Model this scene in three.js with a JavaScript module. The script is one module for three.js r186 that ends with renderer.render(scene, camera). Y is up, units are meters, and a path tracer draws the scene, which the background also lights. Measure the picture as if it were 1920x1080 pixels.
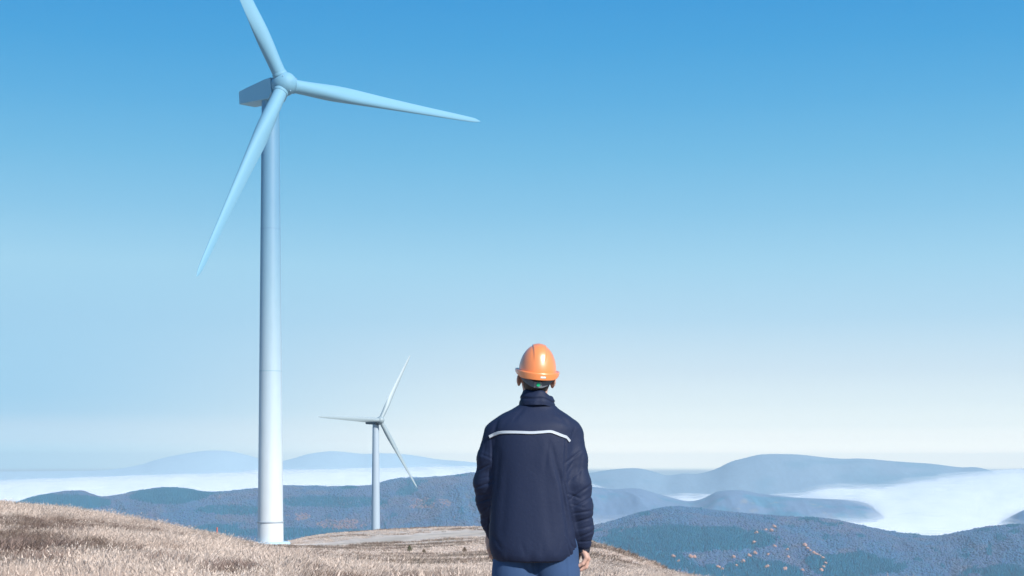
import * as THREE from 'three';
import { ImprovedNoise } from 'three/addons/math/ImprovedNoise.js';
import { mergeGeometries, mergeVertices } from 'three/addons/utils/BufferGeometryUtils.js';

// ------------------------------------------------------------------ camera
// The lens is shifted upwards (the horizon lies low in the frame); FOCAL is in pixels of a 1920 x 1080 frame.
const FOCAL = 3000, HORIZON = 880, EYE = 1.195, R = Math.PI / 180;
const scene = new THREE.Scene();
const camera = new THREE.PerspectiveCamera(2 * Math.atan(HORIZON / FOCAL) / R, 1920 / (2 * HORIZON), 0.1, 120000);
camera.position.set(0, EYE, 0);
camera.lookAt(0, EYE, -1);
camera.setViewOffset(1920, 2 * HORIZON, 0, 0, 1920, 1080);
camera.updateProjectionMatrix();

// ------------------------------------------------------------------ sky, sun, air, exposure
const smooth = (a, b, x) => { const t = Math.min(1, Math.max(0, (x - a) / (b - a))); return t * t * (3 - 2 * t); };
const srgb = (r, g, b) => [r, g, b].map((c) => { c /= 255; return c <= 0.04045 ? c / 12.92 : ((c + 0.055) / 1.055) ** 2.4; });
const EXPOSURE = 1.35;
const HIGH = [[7.2, [0.37, 0.672, 0.878]], [9.1, srgb(138, 200, 235)], [11, srgb(114, 188, 230)], [12.9, srgb(92, 175, 226)], [14.8, srgb(73, 164, 222)], [16.4, srgb(62, 156, 219)], [25, srgb(56, 146, 212)], [50, srgb(52, 136, 203)], [90, srgb(50, 130, 198)]];
const BRIGHT = [[0, [2.75, 2.42, 1.82]], [0.57, [2.62, 2.3, 1.76]], [0.8, [1.92, 1.78, 1.46]], [1.05, [1.50, 1.44, 1.26]], [1.53, [1.13, 1.18, 1.11]], [2.3, [0.90, 1.01, 1.02]], [3.43, [0.70, 0.855, 0.947]], [5.33, [0.48, 0.73, 0.905]], ...HIGH];   // towards the sun's half: elevation in degrees -> linear radiance
const BLUE = [[0, [0.72, 1.15, 1.32]], [0.57, [0.70, 1.12, 1.28]], [1.0, [0.66, 0.92, 1.07]], [1.53, [0.56, 0.80, 0.97]], [2.0, [0.40, 0.70, 0.92]], [2.6, [0.36, 0.67, 0.905]], [5.33, [0.36, 0.652, 0.876]], ...HIGH];                                              // the clear, hazier blue half
{
  const W = 1024, H = 2048, data = new Float32Array(W * H * 4);
  const at = (sky, e) => {
    let i = 0;
    while (i < sky.length - 2 && e > sky[i + 1][0]) i++;
    const t = Math.min(1, Math.max(0, (e - sky[i][0]) / (sky[i + 1][0] - sky[i][0])));
    return sky[i][1].map((c, k) => c + (sky[i + 1][1][k] - c) * t);
  };
  for (let r = 0; r < H; r++) {
    const e = ((r + 0.5) / H - 0.5) * 180, bright = e > 0 ? at(BRIGHT, e) : [0.6, 0.7, 0.8], blue = e > 0 ? at(BLUE, e) : bright;
    for (let k = 0; k < W; k++) {
      let az = ((k + 0.5) / W - 0.25) * 360;           // degrees to the right of the view
      if (az > 180) az -= 360;
      const w = az < 4 ? smooth(4, -20, az) * (1 - smooth(-130, -175, az)) : 0;
      const c = bright.map((v, i) => (v + (blue[i] - v) * w) / EXPOSURE);
      const o = (r * W + k) * 4;
      data[o] = c[0]; data[o + 1] = c[1]; data[o + 2] = c[2]; data[o + 3] = 1;
    }
  }
  const sky = new THREE.DataTexture(data, W, H, THREE.RGBAFormat, THREE.FloatType);
  sky.mapping = THREE.EquirectangularReflectionMapping;
  sky.magFilter = THREE.LinearFilter; sky.minFilter = THREE.LinearFilter; sky.needsUpdate = true;
  scene.background = sky; scene.environment = sky;
}
const sun = new THREE.DirectionalLight(new THREE.Color().setRGB(1, 0.965, 0.92), 5);
sun.position.set(73, 78, 76);
sun.target.position.set(0, 0, -8);
sun.castShadow = true; sun.shadow.radius = 3; sun.shadow.mapSize.set(2048, 2048);
Object.assign(sun.shadow.camera, { left: -320, right: 320, top: 320, bottom: -320, near: 1, far: 900 });
scene.add(sun, sun.target);
scene.fog = new THREE.FogExp2(new THREE.Color().setRGB(0.70, 0.90, 1.0), 7e-5);
const renderer = new THREE.WebGLRenderer({ antialias: true });
renderer.toneMapping = THREE.LinearToneMapping;
renderer.toneMappingExposure = EXPOSURE;
renderer.shadowMap.enabled = true;

// ------------------------------------------------------------------ helpers
let seed = 12345;
const rnd = () => { seed = (seed + 0x6d2b79f5) | 0; let t = Math.imul(seed ^ (seed >>> 15), 1 | seed); t = (t + Math.imul(t ^ (t >>> 7), 61 | t)) ^ t; return ((t ^ (t >>> 14)) >>> 0) / 4294967296; };
const rr = (a, b) => a + (b - a) * rnd();
const clamp = (x, a = 0, b = 1) => Math.min(b, Math.max(a, x)), lerp = (a, b, t) => a + (b - a) * t;
const perlin = new ImprovedNoise(), noise = (x, y, z = 0.37) => perlin.noise(x, y, z);
const fbm = (x, y, n = 4, z = 0.37) => { let s = 0, a = 1, t = 0; for (let i = 0; i < n; i++) { s += a * noise(x, y, z + i * 7.3); t += a; a *= 0.5; x = x * 2.03 + 11.7; y = y * 2.03 + 5.1; } return s / t; };
const table = (pts, x) => {                          // smooth interpolation through [x, value] pairs
  let i = 0;
  while (i < pts.length - 2 && x > pts[i + 1][0]) i++;
  const a = pts[Math.max(0, i - 1)], b = pts[i], c = pts[i + 1], d = pts[Math.min(pts.length - 1, i + 2)];
  if (x <= pts[0][0]) return pts[0][1];
  if (x >= pts[pts.length - 1][0]) return pts[pts.length - 1][1];
  const w = c[0] - b[0], t = (x - b[0]) / w;
  const mb = b === a ? (c[1] - b[1]) : ((c[1] - a[1]) / (c[0] - a[0])) * w, mc = c === d ? (c[1] - b[1]) : ((d[1] - b[1]) / (d[0] - b[0])) * w;
  const t2 = t * t, t3 = t2 * t;
  return (2 * t3 - 3 * t2 + 1) * b[1] + (t3 - 2 * t2 + t) * mb + (3 * t2 - 2 * t3) * c[1] + (t3 - t2) * mc;
};
const bearing = (u) => (u - 960) / FOCAL;            // sideways metres per metre of depth
const height = (y, d) => EYE + ((HORIZON - y) * d) / FOCAL;
const used = {};
const numbered = (n) => { const k = used[n] = (used[n] ?? -1) + 1; return k ? n + '_' + String(k).padStart(3, '0') : n; };
const mat = (rgb, roughness = 0.8, more = {}) => new THREE.MeshPhysicalMaterial({ color: new THREE.Color().setRGB(...rgb), roughness, metalness: 0, ...more });
function part(name, geometry, material, parent) {
  const m = new THREE.Mesh(geometry, material);
  m.name = name; m.castShadow = m.receiveShadow = true;
  parent.add(m);
  return m;
}
function tag(o, label, category, group, kind) {
  o.userData.label = label; o.userData.category = category;
  if (group) o.userData.group = group;
  if (kind) o.userData.kind = kind;
  return o;
}
function thing(name, label, category, group) {
  const g = new THREE.Group(); g.name = numbered(name); scene.add(g);
  return tag(g, label, category, group);
}
function gridGeometry(nu, nv, fn) {                  // fn(i, j) -> [x, y, z, r?, g?, b?]; rows run along j
  const pos = new Float32Array((nu + 1) * (nv + 1) * 3), col = new Float32Array(pos.length), uv = new Float32Array((nu + 1) * (nv + 1) * 2), idx = [];
  let colored = false;
  for (let j = 0, o = 0; j <= nv; j++) for (let i = 0; i <= nu; i++, o++) {
    const p = fn(i, j);
    pos.set(p.slice(0, 3), o * 3);
    if (p.length > 5) { col.set(p.slice(3, 6), o * 3); colored = true; }
    uv[o * 2] = p[0]; uv[o * 2 + 1] = p[2];
  }
  for (let j = 0; j < nv; j++) for (let i = 0; i < nu; i++) { const a = j * (nu + 1) + i, b = a + nu + 1; idx.push(a, a + 1, b, a + 1, b + 1, b); }
  const g = new THREE.BufferGeometry();
  g.setAttribute('position', new THREE.BufferAttribute(pos, 3));
  g.setAttribute('uv', new THREE.BufferAttribute(uv, 2));
  if (colored) g.setAttribute('color', new THREE.BufferAttribute(col, 3));
  g.setIndex(idx); g.computeVertexNormals();
  return g;
}
function noiseTexture(size, fn, repeat, color) {
  const d = new Uint8Array(size * size * 4);
  for (let y = 0; y < size; y++) for (let x = 0; x < size; x++) {
    const v = fn(x / size, y / size), o = (y * size + x) * 4, c = v.length ? v : [v, v, v];
    for (let k = 0; k < 3; k++) d[o + k] = clamp(c[k]) * 255;
    d[o + 3] = 255;
  }
  const t = new THREE.DataTexture(d, size, size);
  t.wrapS = t.wrapT = THREE.RepeatWrapping; t.magFilter = THREE.LinearFilter; t.minFilter = THREE.LinearMipmapLinearFilter; t.generateMipmaps = true;
  if (repeat) t.repeat.set(repeat, repeat);
  if (color) t.colorSpace = THREE.SRGBColorSpace;
  t.needsUpdate = true;
  return t;
}
const tileable = (x, y, f, n = 4) => {               // noise that repeats over the unit square
  const a = fbm(x * f, y * f, n), b = fbm((x - 1) * f, y * f, n), c = fbm(x * f, (y - 1) * f, n), d = fbm((x - 1) * f, (y - 1) * f, n);
  return a * (1 - x) * (1 - y) + b * x * (1 - y) + c * (1 - x) * y + d * x * y;
};
// A closed surface from a signed distance f(x, y, z) (negative inside), by naive surface nets with cells of h metres.
function nets(f, lo, hi, h) {
  const n = [0, 1, 2].map((k) => Math.ceil((hi[k] - lo[k]) / h) + 1), [nx, ny, nz] = n, F = new Float32Array(nx * ny * nz);
  const id = (i, j, k) => (k * ny + j) * nx + i;
  for (let k = 0; k < nz; k++) for (let j = 0; j < ny; j++) for (let i = 0; i < nx; i++) F[id(i, j, k)] = f(lo[0] + i * h, lo[1] + j * h, lo[2] + k * h);
  const V = new Int32Array(nx * ny * nz).fill(-1), pos = [], idx = [];
  const C = [0, 1, nx, nx + 1, nx * ny, nx * ny + 1, nx * ny + nx, nx * ny + nx + 1];
  const E = [[0, 1], [2, 3], [4, 5], [6, 7], [0, 2], [1, 3], [4, 6], [5, 7], [0, 4], [1, 5], [2, 6], [3, 7]];
  for (let k = 0; k < nz - 1; k++) for (let j = 0; j < ny - 1; j++) for (let i = 0; i < nx - 1; i++) {
    const o = id(i, j, k);
    let x = 0, y = 0, z = 0, c = 0;
    for (const [a, b] of E) {
      const fa = F[o + C[a]], fb = F[o + C[b]];
      if (fa < 0 === fb < 0) continue;
      const t = fa / (fa - fb);
      x += lerp(a & 1, b & 1, t); y += lerp((a >> 1) & 1, (b >> 1) & 1, t); z += lerp((a >> 2) & 1, (b >> 2) & 1, t); c++;
    }
    if (c) { V[o] = pos.length / 3; pos.push(lo[0] + (i + x / c) * h, lo[1] + (j + y / c) * h, lo[2] + (k + z / c) * h); }
  }
  const S = [1, nx, nx * ny];
  for (let k = 1; k < nz - 1; k++) for (let j = 1; j < ny - 1; j++) for (let i = 1; i < nx - 1; i++) {
    const o = id(i, j, k);
    for (let ax = 0; ax < 3; ax++) {
      const a = F[o] < 0, b = F[o + S[ax]] < 0;
      if (a === b) continue;
      const u = S[(ax + 1) % 3], v = S[(ax + 2) % 3], q = [V[o], V[o - u], V[o - u - v], V[o - v]];
      if (a) idx.push(q[0], q[1], q[2], q[0], q[2], q[3]); else idx.push(q[0], q[2], q[1], q[0], q[3], q[2]);
    }
  }
  const g = new THREE.BufferGeometry();
  g.setAttribute('position', new THREE.BufferAttribute(new Float32Array(pos), 3));
  g.setIndex(idx); g.computeVertexNormals();
  return g;
}
const cap = (x, y, z, a, b) => {                     // tapered capsule between a = [x, y, z, r] and b
  const dx = b[0] - a[0], dy = b[1] - a[1], dz = b[2] - a[2], t = clamp(((x - a[0]) * dx + (y - a[1]) * dy + (z - a[2]) * dz) / (dx * dx + dy * dy + dz * dz + 1e-9));
  return Math.hypot(x - a[0] - dx * t, y - a[1] - dy * t, z - a[2] - dz * t) - lerp(a[3], b[3], t);
};
const smin = (a, b, k) => { const h = Math.max(k - Math.abs(a - b), 0) / k; return Math.min(a, b) - h * h * k * 0.25; };
const chain = (x, y, z, pts, k) => { let d = 1e9; for (let i = 0; i < pts.length - 1; i++) d = smin(d, cap(x, y, z, pts[i], pts[i + 1]), k); return d; };
const ell = (x, y, z, c, r) => { const k = Math.hypot((x - c[0]) / r[0], (y - c[1]) / r[1], (z - c[2]) / r[2]); return (k - 1) * Math.min(r[0], r[1], r[2]); };

// ------------------------------------------------------------------ the ground: one sheet from the photographer's feet to the horizon
// Each row: depth in metres and, over the columns COLS (frame positions standing for bearings), the line of sight on which the ground lies there.
const COLS = [-900, -200, 0, 150, 300, 450, 520, 600, 750, 900, 1050, 1110, 1150, 1220, 1310, 1500, 1920, 2800];
const ROWS = [
  [18, [1082, 1080, 1080, 1080, 1081, 1084, 1087, 1093, 1100, 1104, 1106, 1108, 1109, 1112, 1118, 1128, 1145, 1160]],
  [35, [985, 985, 990, 1000, 1018, 1044, 1054, 1068, 1086, 1093, 1095, 1097, 1099, 1103, 1110, 1125, 1148, 1165]],
  [56, [940, 945, 951, 967, 992, 1023, 1038, 1053, 1076, 1080, 1078, 1078, 1088, 1094, 1104, 1125, 1152, 1175]],
  [85, [945, 950, 962, 980, 1003, 1029, 1041, 1053, 1069, 1068, 1062, 1060, 1068, 1073, 1090, 1126, 1165, 1190]],
  [130, [960, 970, 985, 1000, 1017, 1034, 1041, 1047, 1055, 1053, 1046, 1044, 1054, 1076, 1110, 1160, 1200, 1220]],
  [180, [980, 990, 1005, 1014, 1024, 1034, 1037, 1038, 1041, 1036, 1022, 1022, 1034, 1061, 1110, 1180, 1230, 1250]],
  [273, [1000, 1020, 1030, 1032, 1030, 1026, 1022, 1021, 1017, 1008, 1006, 1022, 1050, 1095, 1150, 1220, 1270, 1290]],
  [350, [1060, 1060, 1060, 1056, 1046, 1032, 1022, 1005, 994, 989, 996, 1024, 1060, 1120, 1190, 1260, 1300, 1320]],
  [440, [1120, 1120, 1120, 1110, 1095, 1070, 1055, 1035, 1020, 1015, 1030, 1060, 1100, 1160, 1230, 1290, 1330, 1350]],
];
const rowHeights = [[0.5, COLS.map(() => 0)], [9, COLS.map(() => 0)], ...ROWS.map(([d, ys]) => [d, ys.map((y) => height(y, d))]),
  [700, COLS.map((u) => -62 - 8 * noise(u * 0.01, 3))], [1200, COLS.map(() => -165)], [2200, COLS.map(() => -310)], [3600, COLS.map(() => -375)], [30000, COLS.map(() => -380)]];
function groundBase(u, d) {
  return table(rowHeights.map(([dd, hs]) => [Math.log(dd), table(COLS.map((c, i) => [c, hs[i]]), u)]), Math.log(Math.max(d, 0.5)));
}
function groundAt(x, d) {
  const u = 960 + (FOCAL * x) / Math.max(d, 0.5), rough = smooth(9, 22, d);
  const lumps = 0.10 * fbm(x * 0.28, d * 0.28, 3) + 0.06 * noise(x * 1.1, d * 1.1);
  return groundBase(clamp(u, -900, 2800), d) + rough * (lumps + smooth(90, 300, d) * (0.5 * fbm(x * 0.06, d * 0.06, 4) + 0.16 * fbm(x * 0.4, d * 0.4, 2)) * (1 - smooth(600, 1500, d)));
}
const STRAW = [0.72, 0.60, 0.505], TAN = [0.51, 0.39, 0.32], HEATH = [0.20, 0.14, 0.112], SOIL = [0.27, 0.21, 0.17], OLIVE = [0.33, 0.28, 0.20];
const mix3 = (a, b, t) => a.map((c, i) => lerp(c, b[i], t));
const HEATHER = [[30, 1036, 110, 22], [285, 1066, 55, 17], [140, 1003, 45, 8], [430, 1080, 70, 12], [110, 1066, 80, 16], [235, 1042, 26, 10], [180, 1022, 40, 8], [60, 985, 40, 6], [600, 1076, 60, 8]];   // dark clumps on the near slope
const heathAt = (x, d) => {
  const u = 960 + FOCAL * x / d, y = HORIZON + (EYE - groundBase(u, d)) * FOCAL / d, n = fbm(x * 0.3, d * 0.12, 4);
  let s = smooth(0.10, 0.34, fbm(x * 0.075 + 3.1, d * 0.05 + 1.7, 4) + 0.3 * fbm(x * 0.5, d * 0.3, 2));
  if (d < 60) for (const [a, b, p, q] of HEATHER) s = Math.max(s, smooth(0.25, 0.7, 1 - 0.62 * Math.hypot((u - a) / p, (y - b) / q) + 1.1 * n));
  return s;
};   // 1 in dark heath, 0 in pale grass
function groundColor(x, d) {
  if (d > 700) return mix3([0.05, 0.075, 0.075], [0.09, 0.085, 0.08], smooth(-0.2, 0.3, fbm(x * 0.002, d * 0.002, 3)));
  const streak = fbm(x * 0.02, d * 0.11, 4), near = mix3(TAN, SOIL, 0.5);
  const far = mix3(mix3(STRAW, TAN, smooth(-0.3, 0.3, fbm(x * 0.05, d * 0.09, 3))), HEATH, 0.75 * smooth(0.0, 0.22, streak));
  let c = mix3(near, far, smooth(50, 130, d));
  c = mix3(c, HEATH, 0.5 * heathAt(x, d) * (1 - smooth(90, 160, d)));
  const pad = smooth(235, 262, d) * (1 - smooth(326, 345, d)) * smooth(515, 640, 960 + FOCAL * x / d);    // the trampled, greyer plateau round the masts
  c = mix3(c, [0.43, 0.37, 0.31], 0.65 * pad);
  return c.map((v) => v * (1 + 0.18 * noise(x * 0.9, d * 0.9)));
}
const grain = noiseTexture(512, (x, y) => 0.5 + 0.9 * tileable(x, y, 24, 5), 1);
{
  const th = [];
  for (let a = -180; a < -24; a += 3) th.push(a);
  for (let a = -24; a < 24; a += 0.11) th.push(a);
  for (let a = 24; a <= 180; a += 3) th.push(a);
  const rad = [0.5];
  while (rad[rad.length - 1] < 21500) rad.push(rad[rad.length - 1] * (rad[rad.length - 1] < 12 ? 1.2 : rad[rad.length - 1] < 500 ? 1.02 : 1.07));
  const g = gridGeometry(th.length - 1, rad.length - 1, (i, j) => {
    const a = th[i] * R, r = rad[j], x = r * Math.sin(a), z = -r * Math.cos(a);
    let h, d = -z;
    if (Math.abs(th[i]) <= 40) h = groundAt(x, d);
    else {                                           // beside and behind the photographer the hilltop is level, then falls away
      const s = smooth(40, 75, Math.abs(th[i])), level = r < 60 ? -0.1 * noise(x * 0.1, z * 0.1) : -Math.pow(r - 60, 1.1) * 0.15;
      h = lerp(groundBase(th[i] < 0 ? -900 : 2800, r * Math.cos(Math.min(Math.abs(a), 40 * R))), Math.max(-380, level), s);
      d = Math.max(r * Math.cos(a), r * 0.7);
    }
    return [x, h, z, ...groundColor(x, d)];
  });
  const ground = part('ground', g, mat([1, 1, 1], 0.95, { vertexColors: true, bumpMap: grain, bumpScale: 0.06, side: THREE.DoubleSide }), scene);
  ground.material.bumpMap.repeat.set(0.35, 0.35);
  tag(ground, 'dry brown hilltop ground sloping down to a hazy valley floor', 'ground', null, 'structure');
}
// the pale gravel track and pad beyond the mast
{
  const N = 90, W = 8;
  const line = [[610, 268], [680, 280], [760, 290], [840, 296], [920, 298], [1000, 296], [1060, 290]];
  const g = gridGeometry(N, W, (i, j) => {
    const u = lerp(610, 1060, i / N), d0 = table(line, u), half = 6 * Math.sin(Math.PI * clamp(0.06 + 0.94 * i / N)) ** 0.6 + 3 + 2.5 * noise(u * 0.03, j < W / 2 ? 1 : 9);
    const d = d0 + (1 - 2 * j / W) * half, x = bearing(u) * d;
    const edge = 1 - Math.abs(1 - 2 * j / W), k = 0.75 + 0.3 * noise(x * 0.25, d * 0.12);
    return [x, groundAt(x, d) + lerp(-0.25, 0.09, Math.min(1, edge * 3)), -d, 0.56 * k, 0.47 * k, 0.385 * k];
  });
  tag(part('gravel_track', g, mat([1, 1, 1], 0.95, { vertexColors: true, bumpMap: grain, bumpScale: 0.04, side: THREE.DoubleSide }), scene), 'pale gravel track curving over the plateau beside the tall turbine', 'track', null, 'structure');
}

// ------------------------------------------------------------------ hills and mountains, each from foot over crest to its far side
const forestSpots = [];
function hill(name, label, o) {
  const { crest, d, front, back, foot, u0, u1, nu = 260, nv = 70, rough = 1, tone } = o;
  const surface = (u, t) => {                        // t: 0 at the foot, 1 on the crest, 2 at the far foot
    const dc = d * (1 + 0.03 * noise(u * 0.006, d * 0.001)), dist = t <= 1 ? lerp(front, dc, t) : lerp(dc, back, t - 1);
    const hc = height(table(crest, u), dc), hf = height(foot, front), x = bearing(u) * dist;
    const s = t <= 1 ? Math.sin(t * Math.PI / 2) ** (o.curve ?? 0.9) : Math.cos((t - 1) * Math.PI / 2);
    let h = lerp(hf, hc, s);
    const body = t <= 1 ? Math.sin(Math.PI * Math.min(1, t * 1.02)) : 0.4 * (t - 1), k = d / 5000;
    h += rough * k * body * (60 * fbm(u * 0.007 + d, t * 1.6, 3) + 48 * (0.2 - Math.abs(fbm(u * 0.010 + d * 0.3 + t * 0.7, t * 0.9 + 4, 4))));
    h += rough * k * 2.2 * fbm(u * 0.06, t * 9 + d, 3);
    return [x, h, -dist];
  };
  const g = gridGeometry(nu, nv, (i, j) => {
    const u = lerp(u0, u1, i / nu), v = j / nv, t = v < 0.8 ? v / 0.8 : 1 + (v - 0.8) / 0.2;
    const p = surface(u, t);
    return [...p, ...tone(u, t, p)];
  });
  tag(part(name, g, mat([1, 1, 1], 1, { vertexColors: true, specularIntensity: 0.2, side: THREE.DoubleSide }), scene), label, o.category ?? 'hill', null, 'structure');
  return surface;
}
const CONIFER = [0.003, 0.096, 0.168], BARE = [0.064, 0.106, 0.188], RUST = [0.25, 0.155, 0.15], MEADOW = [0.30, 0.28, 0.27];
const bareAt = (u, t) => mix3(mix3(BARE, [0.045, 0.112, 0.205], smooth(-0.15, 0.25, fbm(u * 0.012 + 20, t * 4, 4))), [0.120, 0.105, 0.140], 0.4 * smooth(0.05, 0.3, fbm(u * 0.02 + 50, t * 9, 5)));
const seenAt = (p) => [960 + FOCAL * p[0] / -p[2], HORIZON - FOCAL * (p[1] - EYE) / -p[2]];
const blob = (x, y, cx, cy, rx, ry) => 1 - smooth(0.6, 1.15, Math.hypot((x - cx) / rx, (y - cy) / ry));
const speckle = (c, u, t, k = 0.25) => { const n = 1 + k * noise(u * 0.9, t * 60) + k * noise(u * 0.23, t * 17, 4); return c.map((v) => v * n); };
// which part of a slope carries conifers: real stands on the hillside
function standsRight(p, u, t) {
  const [x, y] = seenAt(p), n = 1.0 * fbm(u * 0.025, t * 8, 5);
  const a = smooth(0.3, 0.55, blob(x, y, 1290, 1012, 185, 27) + n), b = smooth(0.3, 0.5, blob(x, y, 1420, 1076, 110, 26) + 1.5 * n), c = smooth(0.3, 0.5, blob(x, y, 1590, 1062, 90, 26) + 1.2 * n);
  const e = smooth(0.3, 0.5, blob(x, y, 1885, 1080, 45, 22) + n), f = smooth(0.3, 0.5, blob(x, y, 1170, 1055, 120, 40) + n);
  return Math.max(a, b, c, e, f);
}
function standsLeft(p, u, t) {
  const [x, y] = seenAt(p), n = 1.15 * fbm(u * 0.02 + 7, t * 7, 5);
  return Math.max(smooth(0.3, 0.5, blob(x, y, 110, 945, 110, 16) + n), smooth(0.3, 0.5, blob(x, y, 315, 932, 75, 16) + n), smooth(0.3, 0.5, blob(x, y, 395, 1000, 60, 16) + n),
    0.8 * smooth(0.3, 0.5, blob(x, y, 440, 958, 90, 9) + n), 0.6 * smooth(0.3, 0.5, blob(x, y, 620, 942, 110, 12) + n), 0.8 * smooth(0.3, 0.5, blob(x, y, 560, 1000, 140, 9) + n), 0.75 * smooth(0.12, 0.4, n - 0.06));
}
const rustLeft = (p) => { const [x, y] = seenAt(p), n = 1.5 * fbm(x * 0.06, y * 0.12, 4) - 0.12; return Math.max(smooth(0.42, 0.6, blob(x, y, 640, 985, 55, 13) + n - 0.12), smooth(0.5, 0.7, blob(x, y, 800, 945, 60, 14) + n - 0.2), smooth(0.5, 0.7, blob(x, y, 560, 970, 30, 8) + n - 0.15)); };
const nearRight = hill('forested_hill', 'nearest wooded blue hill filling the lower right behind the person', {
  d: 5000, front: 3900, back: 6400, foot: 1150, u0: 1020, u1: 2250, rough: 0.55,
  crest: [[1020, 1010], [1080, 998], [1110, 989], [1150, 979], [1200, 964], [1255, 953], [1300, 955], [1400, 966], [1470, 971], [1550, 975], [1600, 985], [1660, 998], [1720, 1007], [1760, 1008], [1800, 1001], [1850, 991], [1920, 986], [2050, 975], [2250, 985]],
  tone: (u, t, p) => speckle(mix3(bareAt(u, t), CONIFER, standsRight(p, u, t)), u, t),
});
const leftRange = hill('forested_range', 'long wooded blue range behind both wind turbines on the left', {
  d: 6600, front: 4600, back: 8600, foot: 1120, u0: -300, u1: 1130, nu: 360, rough: 0.8,
  crest: [[-300, 990], [-120, 985], [-40, 972], [0, 958], [35, 944], [80, 930], [150, 922], [190, 933], [245, 926], [300, 916], [340, 918], [400, 925], [480, 918], [540, 912], [600, 914], [690, 912], [740, 900], [800, 897], [850, 893], [890, 888], [960, 892], [1040, 935], [1090, 990], [1130, 1060]],
  tone: (u, t, p) => speckle(mix3(mix3(bareAt(u, t), CONIFER, standsLeft(p, u, t)), RUST, 0.6 * rustLeft(p)), u, t),
});
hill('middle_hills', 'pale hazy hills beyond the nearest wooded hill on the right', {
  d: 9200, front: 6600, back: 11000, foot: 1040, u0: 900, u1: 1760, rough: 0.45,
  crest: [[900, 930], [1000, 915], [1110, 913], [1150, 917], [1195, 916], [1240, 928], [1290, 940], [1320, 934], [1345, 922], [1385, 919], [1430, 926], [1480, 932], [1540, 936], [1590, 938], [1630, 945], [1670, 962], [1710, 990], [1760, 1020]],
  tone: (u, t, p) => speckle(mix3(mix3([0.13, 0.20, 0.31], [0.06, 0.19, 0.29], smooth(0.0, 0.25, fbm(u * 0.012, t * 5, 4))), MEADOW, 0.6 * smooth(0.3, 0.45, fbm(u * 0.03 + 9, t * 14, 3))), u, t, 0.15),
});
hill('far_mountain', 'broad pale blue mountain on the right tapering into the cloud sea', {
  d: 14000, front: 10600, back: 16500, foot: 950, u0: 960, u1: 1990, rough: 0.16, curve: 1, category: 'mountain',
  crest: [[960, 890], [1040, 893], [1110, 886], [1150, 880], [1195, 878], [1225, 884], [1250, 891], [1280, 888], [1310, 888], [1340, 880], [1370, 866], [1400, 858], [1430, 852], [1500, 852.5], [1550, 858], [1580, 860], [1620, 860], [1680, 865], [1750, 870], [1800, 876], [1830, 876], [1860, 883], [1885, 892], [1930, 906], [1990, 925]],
  tone: (u, t, p) => speckle(mix3([0.21, 0.30, 0.39], [0.15, 0.27, 0.36], smooth(0.0, 0.3, fbm(u * 0.01, t * 4, 4))), u, t, 0.12),  // pale tone paints extra haze into the slope, on top of the fog
});
hill('side_ridge', 'blue ridge entering from the right edge above the cloud bay', {
  d: 7600, front: 6300, back: 8600, foot: 1040, u0: 1800, u1: 2300, rough: 0.3,
  crest: [[1800, 1010], [1850, 987], [1885, 974], [1920, 957], [1980, 945], [2080, 935], [2300, 930]],
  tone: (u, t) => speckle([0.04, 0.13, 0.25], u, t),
});
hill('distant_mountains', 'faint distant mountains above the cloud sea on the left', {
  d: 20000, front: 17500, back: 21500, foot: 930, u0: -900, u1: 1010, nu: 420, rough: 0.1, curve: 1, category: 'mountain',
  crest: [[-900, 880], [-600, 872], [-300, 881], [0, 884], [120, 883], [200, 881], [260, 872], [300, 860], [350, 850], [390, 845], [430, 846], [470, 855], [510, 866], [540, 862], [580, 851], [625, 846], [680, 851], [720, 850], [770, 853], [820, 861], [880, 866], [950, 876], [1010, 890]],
  tone: (u, t) => speckle([0.53, 0.68, 0.76], u, t, 0.06),  // distance haze partly painted in as this very pale surface colour
});

// the sea of clouds lying in the valleys
{
  const shore = [[-900, 920], [-200, 915], [0, 911], [110, 905], [250, 902], [400, 896], [540, 890], [700, 887], [880, 884], [1000, 890], [1200, 934], [1300, 932], [1480, 926], [1540, 916], [1660, 912], [1720, 904], [1800, 898], [1885, 892], [1960, 889], [2800, 886]];
  const top = (u, d) => {
    const left = 1 - smooth(880, 1080, u), hs = lerp(height(table(shore, u), 11900), d < 11000 ? height(table(shore, u) + 1, 11000) : height(table(shore, u) + 1 + (d - 11000) * 0.0004, d), left), low = u < 950 ? -190 : -272;
    const k = u < 950 ? smooth(7000, 11000, d) : smooth(6300, 11900, d);
    const X = d * bearing(u), billow = 36 * (Math.abs(fbm(X * 0.0011, d * 0.0005, 5)) - 0.15) + 20 * fbm(X * 0.005, d * 0.0022, 5);
    return lerp(low, hs, k) + billow * (0.5 + Math.min(d, 12000) / 16000);
  };
  const sea = thing('cloud_sea', 'white sea of clouds filling the valleys below the mountains', 'clouds');
  sea.userData.kind = 'stuff';
  const layer = (n, lift, opacity) => {              // the dense top, and thinning veils above it that soften its shores
    const g = gridGeometry(n ? 420 : 800, n ? 120 : 240, (i, j) => {
      const u = lerp(-900, 2800, i / (n ? 420 : 800)), d = 5600 * Math.pow(21400 / 5600, j / (n ? 120 : 240)), X = bearing(u) * d;
      return [X, top(u, d) + lift + n * 7 * fbm(X * 0.004 + n * 3, d * 0.002, 4), -d];
    });
    part(n ? 'veil' : 'cloud_top', g, mat([0.97, 0.97, 0.97], 1, { specularIntensity: 0, side: THREE.DoubleSide, ...(n ? { transparent: true, opacity, transmission: 0.5, thickness: 0 } : {}) }), sea);
  };
  layer(0, 0); for (let n = 1; n <= 4; n++) layer(n, n * 9, 0.32 - 0.05 * n);
}

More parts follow.
